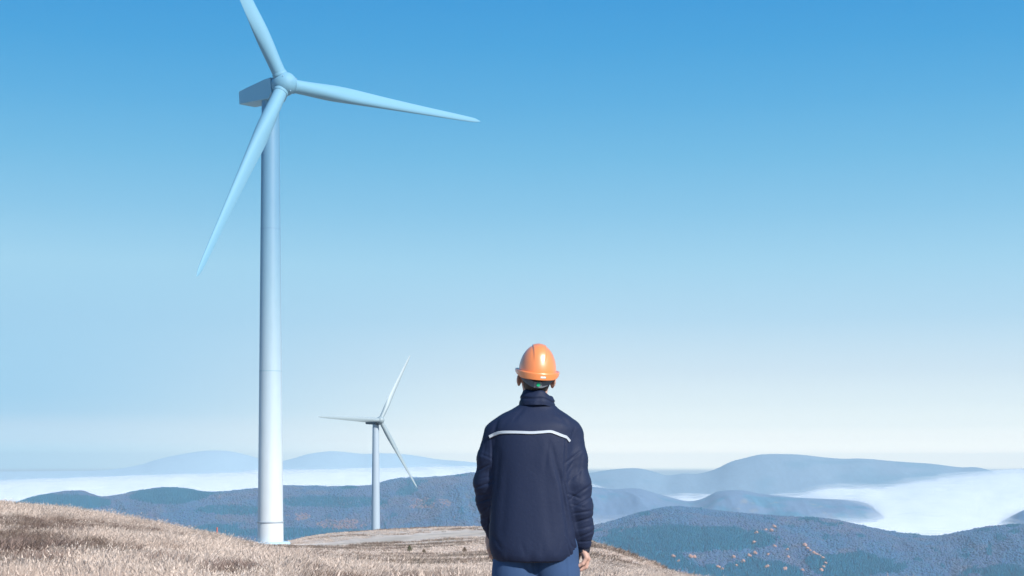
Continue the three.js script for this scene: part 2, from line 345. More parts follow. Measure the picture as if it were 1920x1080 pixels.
// forest on the two nearer ranges: conifers and bare broadleaf crowns as one mass
function crown(kind) {
  const g = kind === 'conifer' ? new THREE.ConeGeometry(0.42, 1.25, 7, 3) : new THREE.IcosahedronGeometry(0.5, 1);
  const p = g.attributes.position;
  for (let i = 0; i < p.count; i++) {
    const x = p.getX(i), y = p.getY(i), z = p.getZ(i), n = 1 + 0.35 * noise(x * 3.1 + 5, y * 3.1, z * 3.1);
    p.setXYZ(i, x * n, y * (kind === 'conifer' ? 1 : n) + (kind === 'conifer' ? 0.5 : 0.38), z * n);
  }
  g.computeVertexNormals();
  return g;
}
function forest(name, label, surface, u0, u1, count, kind, stands, tint) {
  const m = new THREE.InstancedMesh(crown(kind), mat([1, 1, 1], 1, { specularIntensity: 0.1 }), count), M = new THREE.Matrix4(), Q = new THREE.Quaternion(), Y = new THREE.Vector3(0, 1, 0), C = new THREE.Color();
  let k = 0;
  for (let tries = 0; k < count && tries < count * 12; tries++) {
    const u = rr(u0, u1), t = rr(0.1, 1.06), p = surface(u, t), s = stands(p, u, t);
    if (rnd() > (kind === 'conifer' ? s : 1 - s)) continue;
    const size = kind === 'conifer' ? rr(6, 11) : rr(5, 9);
    M.compose(new THREE.Vector3(p[0], p[1] - 0.2 * size, p[2]), Q.setFromAxisAngle(Y, rr(0, 6.28)), new THREE.Vector3(size, size * rr(0.8, 1.15), size));
    m.setMatrixAt(k, M);
    m.setColorAt(k++, C.setRGB(...tint(p, u, t).map((c) => c * rr(0.92, 1.12))));
  }
  m.count = k; m.name = name; m.castShadow = m.receiveShadow = true;
  scene.add(m);
  tag(m, label, 'forest', null, 'stuff');
}
forest('conifer_wood', 'dark teal conifer stands on the nearest hill at right', nearRight, 1040, 2050, 26000, 'conifer', standsRight, () => CONIFER);
forest('bare_wood', 'greyish purple leafless wood on the nearest hill at right', nearRight, 1040, 2050, 34000, 'broadleaf', standsRight, (p, u, t) => bareAt(u, t));
forest('conifer_wood_on_range', 'dark teal conifer stands on the range behind the turbines', leftRange, -150, 1080, 30000, 'conifer', standsLeft, () => CONIFER);
forest('bare_wood_on_range', 'greyish purple leafless wood on the range behind the turbines', leftRange, -150, 1080, 60000, 'broadleaf', standsLeft, (p, u, t) => mix3(bareAt(u, t), RUST, 0.7 * rustLeft(p) * (rnd() < 0.6 ? 1 : 0.2)));
{
  // single orange trees among the dark conifers on the near right hill
  const where = (x, y) => x > 1490 ? 'in the curving row down the near right hill' : y < 1010 ? 'topmost on the near right hill' : x < 1310 ? 'at the left end of the group on the near right hill' : y > 1060 ? 'at the bottom edge of the frame' : 'amid bare wood, halfway down the near right hill';
  const spots = [[1418, 1003], [1436, 997], [1446, 999], [1452, 991], [1414, 1022], [1453, 1028], [1263, 1047], [1295, 1048], [1302, 1048], [1272, 1056], [1375, 1049], [1393, 1057], [1405, 1046], [1416, 1041], [1440, 1043], [1476, 1034], [1478, 1048], [1380, 1064], [1347, 1068], [1354, 1071], [1472, 1071], [1438, 1067], [1509, 1026], [1514, 1032], [1520, 1036], [1526, 1040], [1531, 1043], [1537, 1045], [1543, 1051], [1548, 1060], [1545, 1068], [1540, 1073], [1505, 1073]];
  const bark = mat([0.12, 0.09, 0.07], 0.95), leaf = mat([0.43, 0.23, 0.17], 1);
  const cg = mergeGeometries([0, 1, 2, 3].map((i) => crown('broadleaf').scale(0.75, 0.7, 0.75).translate(0.22 * Math.cos(i * 1.7), 0.12 * (i % 3), 0.22 * Math.sin(i * 1.7)))), tg = new THREE.CylinderGeometry(0.03, 0.06, 0.5, 6).translate(0, 0.1, 0);
  let proto;
  for (const [x, y] of spots) {
    let best = 0, err = 1e9;
    for (let t = 0.02; t <= 1; t += 0.004) { const e = Math.abs(seenAt(nearRight(x, t))[1] - y); if (e < err) { err = e; best = t; } }
    const p = nearRight(x, best);
    let tree;
    if (!proto) {
      tree = proto = thing('autumn_tree', 'small orange autumn tree scattered in the dark wood of the near right hill', 'tree', 'orange autumn trees on the near right hill');
      part('crown', cg, leaf, proto); part('trunk', tg, bark, proto);
    } else { tree = proto.clone(); tree.name = numbered('autumn_tree'); scene.add(tree); }
    tag(tree, 'small orange autumn tree ' + where(x, y), 'tree', 'orange autumn trees ' + where(x, y));
    tree.position.set(p[0], p[1] + 3, p[2]);
    const s = rr(7, 12); tree.scale.set(s, s, s); tree.rotation.y = rr(0, 6);
  }
}

// ------------------------------------------------------------------ wind turbines
const HUB = 78.3;                                    // hub height above the foundation
const coat = noiseTexture(256, (x, y) => 0.5 + 0.5 * tileable(x, y, 10, 3), 1);
const hazeTintCoat = mat([0.155, 0.325, 0.435], 0.62, { specularIntensity: 0.5, bumpMap: coat, bumpScale: 0.004 });   // white rotor gelcoat with a blue haze tint painted into its colour
const nacelleHazeLift = mat([0.20, 0.42, 0.55], 0.6), greyBolt = mat([0.18, 0.30, 0.40], 0.6), concrete = mat([0.42, 0.46, 0.48], 0.9, { bumpMap: grain, bumpScale: 0.03 });  // nacelle colour holds the painted haze tint, lightened to offset its shaded flank
const towerHazePaint = (() => {                          // white mast with blue haze painted in, growing towards the top, with faint rain streaks and can joints
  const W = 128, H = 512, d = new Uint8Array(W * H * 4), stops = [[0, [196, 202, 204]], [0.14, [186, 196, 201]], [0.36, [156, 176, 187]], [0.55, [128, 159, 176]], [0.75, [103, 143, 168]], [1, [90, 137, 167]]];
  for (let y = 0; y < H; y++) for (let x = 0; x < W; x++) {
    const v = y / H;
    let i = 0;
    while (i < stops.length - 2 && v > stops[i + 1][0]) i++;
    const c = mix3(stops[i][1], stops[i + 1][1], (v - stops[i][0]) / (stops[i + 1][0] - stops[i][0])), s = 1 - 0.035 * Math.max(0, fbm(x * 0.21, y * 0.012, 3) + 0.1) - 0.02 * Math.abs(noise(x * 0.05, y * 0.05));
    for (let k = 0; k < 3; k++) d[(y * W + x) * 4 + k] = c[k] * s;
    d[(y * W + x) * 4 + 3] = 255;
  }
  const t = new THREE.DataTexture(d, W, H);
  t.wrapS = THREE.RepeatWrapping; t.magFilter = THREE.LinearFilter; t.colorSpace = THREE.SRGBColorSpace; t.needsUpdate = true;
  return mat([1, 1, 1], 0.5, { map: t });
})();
function bladeGeometry() {
  const L = 42.2, NS = 64, NP = 40, pos = [], idx = [];
  const chord = (r) => table([[1.6, 2.3], [4, 2.35], [7, 2.6], [10, 2.8], [13, 2.72], [20, 2.2], [30, 1.55], [38, 1.08], [41, 0.75], [41.9, 0.3], [42.2, 0.05]], r);
  const thick = (r) => table([[1.6, 1], [4, 0.99], [7, 0.9], [10, 0.74], [14, 0.58], [24, 0.4], [42.2, 0.25]], r);
  for (let j = 0; j <= NS; j++) {
    const r = 1.6 + (L - 1.6) * Math.pow(j / NS, 1.15), c = chord(r), th = thick(r), k = smooth(3, 15, r), twist = (7 * (1 - smooth(4, 34, r)) + 1) * R * k, bend = 0.9 * Math.pow(r / L, 2);
    for (let i = 0; i < NP; i++) {
      const a = i / NP * 2 * Math.PI, cx = Math.cos(a), sy = Math.sin(a);
      const x0 = cx * 0.5 * c, y0 = sy * 0.5 * c;    // round root
      const s = (1 - cx) / 2, foil = th * c * (1.4845 * Math.sqrt(s) - 0.63 * s - 1.758 * s * s + 1.4215 * s ** 3 - 0.518 * s ** 4) * Math.sign(sy || 1);
      const x1 = (0.44 - s) * c, y1 = foil + 0.02 * c * Math.sin(Math.PI * s);
      const x = lerp(x0, x1, k), z = lerp(y0, y1, k);
      pos.push(x * Math.cos(twist) + z * Math.sin(twist), r, -x * Math.sin(twist) + z * Math.cos(twist) + bend);
    }
  }
  for (let j = 0; j < NS; j++) for (let i = 0; i < NP; i++) { const a = j * NP + i, b = j * NP + (i + 1) % NP; idx.push(a, a + NP, b, b, a + NP, b + NP); }
  const g = new THREE.BufferGeometry();
  g.setAttribute('position', new THREE.BufferAttribute(new Float32Array(pos), 3));
  g.setAttribute('uv', new THREE.BufferAttribute(new Float32Array(pos.length / 3 * 2).map((_, i) => pos[(i >> 1) * 3 + (i & 1)] * 0.2), 2));
  g.setIndex(idx); g.computeVertexNormals();
  return g;
}
// directions of the rotor for a yaw (0 = facing the camera, positive to the right) and the shaft's tilt
function frame(yaw, tilt = 5.8 * R) {
  const n = new THREE.Vector3(Math.sin(yaw) * Math.cos(tilt), Math.sin(tilt), Math.cos(yaw) * Math.cos(tilt)), eh = new THREE.Vector3(0, 1, 0).cross(n).normalize();
  return { n, eh, ev: n.clone().cross(eh) };
}
function setTurbine(t, yaw, angles, cones) {         // turns nacelle, hub and blades of a turbine
  const { n, eh, ev } = frame(yaw), hub = new THREE.Vector3(n.x, 0, n.z).normalize().multiplyScalar(4).setY(HUB);
  let k = 0;
  for (const c of t.children) {
    if (c.name === 'nacelle' || c.name === 'hub') { c.quaternion.setFromRotationMatrix(new THREE.Matrix4().makeBasis(eh, ev, n)); c.position.copy(hub); }
    if (c.name === 'blade') {
      const a = angles[k] * R, co = cones[k++] * R, Y = ev.clone().multiplyScalar(Math.cos(a)).addScaledVector(eh, Math.sin(a)).multiplyScalar(Math.cos(co)).addScaledVector(n, Math.sin(co));
      const Z = n.clone().addScaledVector(Y, -n.dot(Y)).normalize(), X = Y.clone().cross(Z);
      c.quaternion.setFromRotationMatrix(new THREE.Matrix4().makeBasis(X, Y, Z)); c.position.copy(hub);
    }
  }
}
function lathe(pts, seg = 64) { return new THREE.LatheGeometry(pts.map(([r, y]) => new THREE.Vector2(r, y)), seg); }
const turbine = thing('wind_turbine', 'tall white wind turbine standing on the hilltop, nearest to the camera', 'wind turbine');
{
  const rAt = (y) => lerp(2.2, 1.5, y / 76.4);
  const prof = [];
  for (let i = 0; i <= 60; i++) { const y = lerp(3.62, 76.4, i / 60); prof.push([rAt(y), y]); }
  part('tower', lathe(prof, 96), towerHazePaint, turbine);
  for (const y of [29.5, 54]) part('section_joint', lathe([[rAt(y) - 0.01, y - 0.12], [rAt(y) + 0.012, y - 0.09], [rAt(y) + 0.012, y + 0.09], [rAt(y) - 0.01, y + 0.12]], 96), mat(y < 40 ? [0.25, 0.37, 0.44] : [0.14, 0.26, 0.37], 0.5), turbine);  // joint colours repeat the haze tint painted on the tower
  const base = [];
  for (let i = 0; i <= 8; i++) { const y = lerp(0.12, 3.38, i / 8); base.push([rAt(y) + 0.03, y]); }
  part('tower_base', lathe(base, 96), mat([0.56, 0.59, 0.60], 0.5), turbine);
  part('flange_ring', lathe([[2.15, 3.36], [2.3, 3.4], [2.3, 3.58], [2.15, 3.64]], 96), mat([0.30, 0.34, 0.38], 0.6), turbine);
  part('foundation', lathe([[0.1, 0.16], [3.2, 0.14], [3.35, 0.08], [3.5, -0.6]], 64), mat([0.36, 0.50, 0.60], 0.85, { bumpMap: grain, bumpScale: 0.02 }), turbine);
  // nacelle: a wedge whose underside rises to the rear; local z is the shaft, y up, x across
  const s = new THREE.Shape([[-11, -0.8], [-2.4, -2.15], [-1.5, -1.25], [-1.55, 1.35], [-3.3, 1.5], [-10.8, 1.5], [-11, 1.35]].map(([a, b]) => new THREE.Vector2(a, b)));
  const ng = new THREE.ExtrudeGeometry(s, { depth: 3.2, bevelEnabled: true, bevelThickness: 0.16, bevelSize: 0.12, bevelOffset: -0.12, bevelSegments: 3 }).translate(0, 0, -1.6).rotateY(-Math.PI / 2);
  const nac = part('nacelle', ng, nacelleHazeLift, turbine);
  part('yaw_bearing', lathe([[1.42, -3.2], [1.46, -2.9], [1.46, -2.3], [1.6, -2.25], [1.6, -1.6]], 48).translate(0, 0, 0).applyMatrix4(new THREE.Matrix4().makeTranslation(0, 0.3, -4)), hazeTintCoat, nac);
  part('roof_hatch', new THREE.BoxGeometry(1.4, 0.08, 1.8).translate(0, 1.53, -7.5), greyBolt, nac);
  part('wind_vane', mergeGeometries([new THREE.CylinderGeometry(0.04, 0.05, 0.9, 8).translate(0.5, 1.9, -10.2), new THREE.BoxGeometry(0.03, 0.2, 0.5).translate(0.5, 2.3, -10.2)]), greyBolt, nac);
  const hub = part('hub', lathe([[0.02, 2.35], [0.7, 2.24], [1.25, 1.9], [1.7, 1.35], [1.95, 0.7], [2.03, 0.1], [2.0, -0.5], [1.88, -1.05], [1.7, -1.4], [0.2, -1.42]], 64).rotateX(Math.PI / 2), hazeTintCoat, turbine);
  for (const a of [30, 150, 270]) part('inspection_hole', new THREE.CylinderGeometry(0.11, 0.11, 0.08, 12).rotateX(Math.PI / 2).translate(1.55 * Math.cos(a * R), 1.55 * Math.sin(a * R), 1.6), greyBolt, hub);
  const bg = bladeGeometry(), collar = lathe([[1.1, 1.5], [1.3, 1.62], [1.32, 1.86], [1.24, 1.92], [1.26, 2.08], [1.2, 2.14], [1.1, 2.2]], 48);
  for (let k = 0; k < 3; k++) part('root_collar', collar, hazeTintCoat, part('blade', bg, hazeTintCoat, turbine));
  setTurbine(turbine, 44.1 * R, [91.4, 211.6, 331.7], [4.1, 3.4, 0.8]);
  // the mast stands where the shaft puts the rotor at the left of the frame
  const D = 273, n = frame(44.1 * R).n, nh = new THREE.Vector3(n.x, 0, n.z).normalize().multiplyScalar(4);
  turbine.position.set(bearing(533) * D - nh.x, height(158, D) - HUB, -D - nh.z);
}
{
  const far = turbine.clone(); far.name = numbered('wind_turbine'); scene.add(far);
  tag(far, 'smaller distant wind turbine, its foot hidden behind the crest', 'wind turbine');
  const grey = mat([0.27, 0.33, 0.35], 0.5), shadeGrey = mat([0.035, 0.052, 0.068], 0.5);  // the dark nacelle grey is shade painted into its colour
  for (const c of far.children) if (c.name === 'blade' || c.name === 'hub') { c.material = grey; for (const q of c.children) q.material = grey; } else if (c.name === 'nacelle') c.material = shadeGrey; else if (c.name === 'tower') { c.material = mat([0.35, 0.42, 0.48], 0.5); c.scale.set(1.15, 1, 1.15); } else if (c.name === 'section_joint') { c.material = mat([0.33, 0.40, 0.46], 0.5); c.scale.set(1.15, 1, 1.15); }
  setTurbine(far, 42 * R, [31, 151, 271], [2, 2, 2]);
  const D = 861, n = frame(42 * R).n, nh = new THREE.Vector3(n.x, 0, n.z).normalize().multiplyScalar(4);
  far.position.set(bearing(713) * D - nh.x, height(788, D) - HUB, -D - nh.z);
}

// ------------------------------------------------------------------ grass, heather, shrubs, post
function tuftGeometry(blades, w, spread, bendMin, bendMax, seeds) {
  const pos = [], nor = [], idx = [];
  for (let b = 0; b < blades; b++) {
    const a = rr(0, 6.283), q = spread * Math.sqrt(rnd()), x = q * Math.cos(a), z = q * Math.sin(a), h = rr(0.55, 1), dir = rr(0, 6.283), bend = rr(bendMin, bendMax), turn = rr(0, 3.14);
    const bx = Math.cos(dir) * bend + 0.16, bz = Math.sin(dir) * bend, wx = Math.cos(turn) * w, wz = Math.sin(turn) * w, o = pos.length / 3;
    [0, 0.45, 0.8].forEach((t, i) => { const k = [1, 0.85, 0.5][i], lx = x + bx * t * t, lz = z + bz * t * t, y = h * t; pos.push(lx - wx * k, y, lz - wz * k, lx + wx * k, y, lz + wz * k); nor.push(0, 1, 0.3, 0, 1, 0.3); });
    pos.push(x + bx, h, z + bz); nor.push(0, 1, 0.3);
    idx.push(o, o + 1, o + 2, o + 1, o + 3, o + 2, o + 2, o + 3, o + 4, o + 3, o + 5, o + 4, o + 4, o + 5, o + 6);
    if (seeds && rnd() < seeds) { const s = pos.length / 3; pos.push(x + bx - w * 2, h * 0.97, z + bz, x + bx + w * 2, h * 0.97, z + bz, x + bx * 1.15, h * 1.16, z + bz * 1.15); nor.push(0, 1, 0.3, 0, 1, 0.3, 0, 1, 0.3); idx.push(s, s + 1, s + 2); }
  }
  const g = new THREE.BufferGeometry();
  g.setAttribute('position', new THREE.BufferAttribute(new Float32Array(pos), 3)); g.setIndex(idx); g.computeVertexNormals();
  return g;
}
const grassMat = mat([1, 1, 1], 0.8, { specularIntensity: 0.3, side: THREE.DoubleSide, transmission: 0.2, thickness: 0 });
function scatter(name, label, count, geometry, place) {
  const m = new THREE.InstancedMesh(geometry, grassMat, count), M = new THREE.Matrix4(), q = new THREE.Quaternion(), e = new THREE.Euler(), C = new THREE.Color();
  let k = 0;
  for (let i = 0; i < count * 3 && k < count; i++) {
    const s = place();
    if (!s) continue;
    M.compose(new THREE.Vector3(s.x, groundAt(s.x, s.d) - 0.02, -s.d), q.setFromEuler(e.set(rr(-0.15, 0.15), rr(-0.9, 0.9) + (rnd() < 0.5 ? Math.PI : 0) * 0, rr(-0.15, 0.15))), new THREE.Vector3(s.w, s.h, s.w));
    m.setMatrixAt(k, M); m.setColorAt(k++, C.setRGB(...s.c));
  }
  m.count = k; m.name = name; m.castShadow = m.receiveShadow = true; scene.add(m);
  tag(m, label, 'grass', null, 'stuff');
}
scatter('dry_grass', 'pale dry bent grass covering the near slope', 42000, tuftGeometry(70, 0.011, 0.8, 0.1, 0.75, 0.2), () => {
  const d = Math.sqrt(rr(13 * 13, 100 * 100)), u = rr(-330, 2250), x = bearing(u) * d, hz = heathAt(x, d), n = fbm(x * 0.5, d * 0.5, 2);
  if (rnd() < hz * 0.8) return null;
  const k = rr(0.93, 1.07), far = smooth(30, 90, d), c = mix3(mix3(STRAW, TAN, clamp(0.3 + 0.9 * n + rr(-0.12, 0.12))), HEATH, 0.7 * hz * rr(0.5, 1));
  return { x, d, w: rr(0.22, 0.42) * (1 + far), h: rr(0.13, 0.27) * (1 - 0.35 * hz) * (1 + 0.9 * n), c: c.map((v) => v * k) };
});
scatter('heath_tufts', 'low brown heath and grass tufts over the far plateau', 42000, tuftGeometry(30, 0.03, 0.9, 0.1, 0.6, 0), () => {
  const d = Math.sqrt(rr(90 * 90, 372 * 372)), u = rr(-150, 1480), x = bearing(u) * d, streak = fbm(x * 0.02, d * 0.11, 4);
  const track = u > 540 && u < 1065 && Math.abs(d - table([[545, 262], [680, 283], [840, 297], [1060, 290]], u)) < 15;
  if (track) return null;
  if (u > 540 && d > 240 && d < 330 && rnd() < 0.55) return null;
  const k = rr(0.85, 1.08), c = mix3(mix3(STRAW, TAN, rr(0, 1)), mix3(HEATH, OLIVE, rr(0, 0.5)), smooth(-0.02, 0.2, streak + rr(-0.08, 0.08)));
  return { x, d, w: rr(0.5, 1.1), h: rr(0.1, 0.28) * (1 + smooth(0, 0.2, streak)), c: c.map((v) => v * k) };
});
scatter('low_heather', 'low dark brown heather filling the bare patches of the near slope', 9000, tuftGeometry(60, 0.014, 0.8, 0.1, 0.5, 0), () => {
  const d = Math.sqrt(rr(13 * 13, 70 * 70)), u = rr(-330, 2250), x = bearing(u) * d, hz = heathAt(x, d);
  if (rnd() > hz * 0.9) return null;
  const c = mix3([0.15, 0.098, 0.082], mix3(HEATH, OLIVE, rr(0, 0.5)), rr(0, 1));
  return { x, d, w: rr(0.18, 0.34), h: rr(0.08, 0.2), c };
});
// depth at which the ground meets a line of sight
const depthOn = (u, y, from) => { let best = from, e = 1e9; for (let d = from * 0.5; d < from * 2; d *= 1.004) { const q = Math.abs(height(y, d) - groundAt(bearing(u) * d, d)); if (q < e) { e = q; best = d; } } return best; };
{
  const twig = mat([0.20, 0.14, 0.115], 0.95), tip = mat([0.27, 0.19, 0.155], 0.95);
  let proto;
  for (const [u, y, from, w, h, label] of [
    [40, 1040, 22, 1.0, 0.26, 'wide dark heather clump on the slope at the left edge of the frame'],
    [285, 1066, 20, 0.55, 0.24, 'round dark brown heather clump low on the grassy slope, left of the tall mast'],
    [135, 1004, 33, 0.75, 0.2, 'small olive brown heather clump high on the grassy slope near the skyline'],
    [425, 1078, 20, 0.6, 0.2, 'reddish brown heather clump at the bottom edge below the tall mast'],
    [110, 1056, 20, 0.6, 0.2, 'low heather clump at the bottom left, right of the widest clump'],
    [235, 1042, 25, 0.3, 0.2, 'smallest dark heather tuft in the middle of the pale slope'],
  ]) {
    const d = depthOn(u, y, from), x = bearing(u) * d;
    let o;
    if (!proto) {
      o = proto = thing('heather_clump', label, 'heather');
      part('stems', tuftGeometry(500, 0.006, 1, 0.05, 0.4, 0), twig, proto);
      part('tips', tuftGeometry(300, 0.008, 0.9, 0.05, 0.4, 0).scale(0.95, 1.1, 0.95), tip, proto);
    } else { o = proto.clone(); o.name = numbered('heather_clump'); scene.add(o); tag(o, label, 'heather'); }
    o.position.set(x, groundAt(x, d) - 0.02, -d); o.scale.set(w, h * 1.1, w * 0.8); o.rotation.y = rr(0, 6);
  }
}
function bush(name, label, u, y, from, w, h, color) {
  const d = depthOn(u, y, from), x = bearing(u) * d, t = thing(name, label, 'shrub'), pos = [], idx = [];
  for (let i = 0; i < 700; i++) {
    const a = rr(0, 6.283), v = rnd(), q = Math.sqrt(rnd()) * Math.sin(Math.PI * (0.15 + 0.85 * v)) * (0.8 + 0.3 * noise(a, v * 3)), cx = q * Math.cos(a) * w / 2, cy = h * v, cz = q * Math.sin(a) * w / 2, s = rr(0.04, 0.09), o = pos.length / 3;
    for (let k = 0; k < 3; k++) pos.push(cx + rr(-s, s), cy + rr(-s, s), cz + rr(-s, s));
    idx.push(o, o + 1, o + 2);
  }
  const g = new THREE.BufferGeometry(); g.setAttribute('position', new THREE.BufferAttribute(new Float32Array(pos), 3)); g.setIndex(idx); g.computeVertexNormals();
  part('foliage', g, mat(color, 0.9, { side: THREE.DoubleSide }), t);
  part('stem', new THREE.CylinderGeometry(0.03, 0.05, h * 0.8, 6).translate(0, h * 0.4, 0), mat([0.12, 0.09, 0.07], 0.95), t);
  t.position.set(x, groundAt(x, d) - 0.03, -d);
}
bush('shrub', 'dark green juniper shrub alone on the brown plateau between mast and person', 768, 1036, 170, 0.75, 0.95, [0.10, 0.10, 0.05]);
bush('shrub', 'low brown shrub on the plateau just right of the juniper', 795, 1038, 165, 0.6, 0.5, [0.20, 0.15, 0.10]);
bush('shrub', 'brown shrub on the plateau close to the left sleeve of the person', 871, 1036, 175, 0.7, 0.6, [0.19, 0.14, 0.10]);
{
  const d = 118, x = bearing(407), t = thing('marker_post', 'thin rusty red marker post behind the grassy slope, left of the tall mast', 'post'), X = x * d;
  const base = groundAt(X, d), top = height(990, d), h = top - base;
  part('post', new THREE.CylinderGeometry(0.055, 0.06, h, 10).translate(0, h / 2, 0), mat([0.45, 0.13, 0.10], 0.7), t);
  part('cap', new THREE.SphereGeometry(0.062, 10, 6, 0, 6.3, 0, 1.6).translate(0, h, 0), mat([0.50, 0.16, 0.12], 0.6), t);
  t.position.set(X, base, -d);
}

// ------------------------------------------------------------------ the person, seen from behind; local x right, y up, z towards the camera, feet at 0
const SC = 385, DEPTH = FOCAL / SC;
const px = (x) => (x - 1000) / SC, py = (y) => EYE + (HORIZON - y) / SC, P = (x, y, z, r) => [px(x), py(y), z, r];
const person = thing('person', 'person in dark blue jacket and orange hard hat standing with back to camera', 'person');
person.position.set(bearing(1000) * DEPTH, 0, -DEPTH);
const skin = mat([0.46, 0.28, 0.22], 0.55, { specularIntensity: 0.5, sheen: 0.2, sheenRoughness: 0.5 });
const nylon = mat([0.0135, 0.0205, 0.048], 0.62, { specularIntensity: 0.3, bumpMap: coat, bumpScale: 0.0012 }), nylonDark = mat([0.008, 0.011, 0.024], 0.65), denim = mat([0.022, 0.056, 0.135], 0.9, { sheen: 0.3, sheenRoughness: 0.7, sheenColor: new THREE.Color(0.2, 0.3, 0.5) });
const rightArm = [P(1071, 812, 0, 0.058), P(1078, 860, 0.015, 0.056), P(1081, 910, 0.035, 0.066), P(1087, 952, 0.04, 0.058), P(1093, 992, 0.025, 0.047), P(1094, 1018, 0.01, 0.038)];
const leftArm = [P(929, 813, 0, 0.058), P(919, 860, -0.01, 0.058), P(913, 905, -0.03, 0.062), P(915, 940, -0.06, 0.055), P(921, 980, -0.11, 0.045), P(925, 1008, -0.14, 0.034)];
const torsoA = [[1056, 0.172], [1048, 0.188], [1038, 0.203], [1020, 0.213], [980, 0.213], [900, 0.206], [840, 0.204], [815, 0.204], [800, 0.203], [786, 0.19], [776, 0.155], [768, 0.118], [762, 0.098], [757, 0.080], [750, 0.055], [740, 0.03]].map(([y, a]) => [py(y), a]);
const torsoB = [[1056, 0.128], [1048, 0.142], [1038, 0.15], [1020, 0.152], [980, 0.148], [900, 0.14], [840, 0.133], [800, 0.118], [786, 0.106], [776, 0.095], [768, 0.086], [758, 0.078], [750, 0.072], [740, 0.05]].map(([y, b]) => [py(y), b]);
function jacketSdf(x, y, z) {
  const a = table(torsoA, y), b = table(torsoB, y), cz = 0.012 - 0.03 * smooth(1.38, 1.52, y), cx = 0.004 - 0.006 * (1 - smooth(0.9, 1.2, y)) + 0.014 * smooth(1.46, 1.52, y);
  const k = Math.pow(Math.pow(Math.abs((x - cx) / a), 2.3) + Math.pow(Math.abs((z - cz) / b), 2.3), 1 / 2.3);
  let d = (k - 1) * Math.min(a, b) * 0.9;
  d = Math.max(d, py(1050.5) + 0.0 - y, y - py(744));
  d = smin(d, chain(x, y, z, rightArm, 0.03), 0.022);
  return smin(d, chain(x, y, z, leftArm, 0.03), 0.022);
}
// folds of the cloth: [x0, y0, x1, y1, width, depth] on the back, in the same units as P
const FOLDS = [
  [903, 852, 924, 861, 3.2, 5], [893, 884, 920, 870, 3.5, 6], [899, 898, 926, 892, 3, 3], [886, 917, 924, 903, 4, 7], [888, 930, 922, 926, 3, 4], [890, 944, 922, 934, 3.5, 7], [899, 966, 921, 947, 3, 6], [898, 978, 918, 966, 3, 4], [903, 992, 918, 978, 3, 4],
  [925, 838, 916, 905, 5, 3], [922, 822, 925, 900, 3, 5], [923, 900, 916, 1000, 3, 6], [911, 830, 905, 862, 5, 3],
  [1059, 824, 1056, 905, 3, 6], [1056, 905, 1067, 956, 3, 7], [1066, 952, 1083, 1028, 3.2, 8], [1058, 869, 1088, 846, 4, 5], [1060, 886, 1076, 862, 3.5, 4], [1062, 905, 1090, 880, 5, 3], [1062, 925, 1086, 934, 3.5, 6], [1066, 936, 1112, 906, 4, 6], [1074, 950, 1113, 929, 4, 7], [1074, 962, 1108, 957, 3.5, 6], [1070, 944, 1096, 952, 3, 4], [1080, 978, 1116, 967, 4, 7], [1082, 992, 1112, 984, 4, 5], [1086, 1006, 1114, 994, 3.5, 6], [1084, 1015, 1112, 1014, 3, 5], [1091, 850, 1083, 900, 6, 3],
  [1034, 838, 1046, 900, 6, 3.2], [1046, 880, 1058, 950, 5, 4], [1054, 935, 1066, 1010, 5, 3.5], [1028, 826, 1020, 880, 6, 1.8], [936, 845, 930, 930, 7, 2.2], [950, 880, 940, 1010, 10, 2], [1020, 900, 1034, 1020, 12, 1.6], [1062, 1000, 1078, 1040, 4, 5], [1060, 1010, 1070, 1044, 3, 4], [1070, 1020, 1080, 1030, 3, 4],
  [940, 1028, 925, 1002, 5, 1.6], [985, 1040, 978, 1016, 5, 1], [1015, 1042, 1018, 1015, 5, 1], [1040, 1040, 1046, 1014, 4, 1.4],
  [982, 766, 962, 790, 5, 2.2], [1040, 772, 1062, 792, 5, 2.4], [1030, 782, 1072, 800, 6, 1.6], [935, 786, 925, 812, 4, 2.5], [1078, 800, 1068, 826, 4, 2.5], [970, 772, 940, 800, 6, 1.5],
].map(([a, b, c, d, w, k]) => { const sleeve = Math.min(a, c) > 1055 || Math.max(a, c) < 928; return [px(a), py(b), px(c), py(d), w * (sleeve ? 0.62 : 0.9) / SC, k * (sleeve ? 0.00055 : 0.0012)]; });
function wrinkle(x, y, back) {
  let s = 0;
  if (back > 0) for (const [x0, y0, x1, y1, w, k] of FOLDS) {
    const dx = x1 - x0, dy = y1 - y0, l2 = dx * dx + dy * dy, t = ((x - x0) * dx + (y - y0) * dy) / l2;
    if (t < -0.25 || t > 1.25) continue;
    const side = ((x - x0) * dy - (y - y0) * dx) / Math.sqrt(l2);
    if (Math.abs(side) > w * 4) continue;
    const fade = smooth(-0.2, 0.25, t) * (1 - smooth(0.75, 1.2, t));
    s += k * fade * (-Math.exp(-((side / (0.75 * w)) ** 2)) + 0.5 * Math.exp(-(((side - 1.7 * w) / (1.3 * w)) ** 2)) + 0.3 * Math.exp(-(((side + 2 * w) / (1.3 * w)) ** 2)));
  }
  return s * back;
}
function displace(g, fn) {
  const p = g.attributes.position, n = g.attributes.normal;
  for (let i = 0; i < p.count; i++) {
    const x = p.getX(i), y = p.getY(i), z = p.getZ(i), k = fn(x, y, z, n.getX(i), n.getY(i), n.getZ(i));
    p.setXYZ(i, x + n.getX(i) * k, y + n.getY(i) * k, z + n.getZ(i) * k);
  }
  g.computeVertexNormals();
  return g;
}
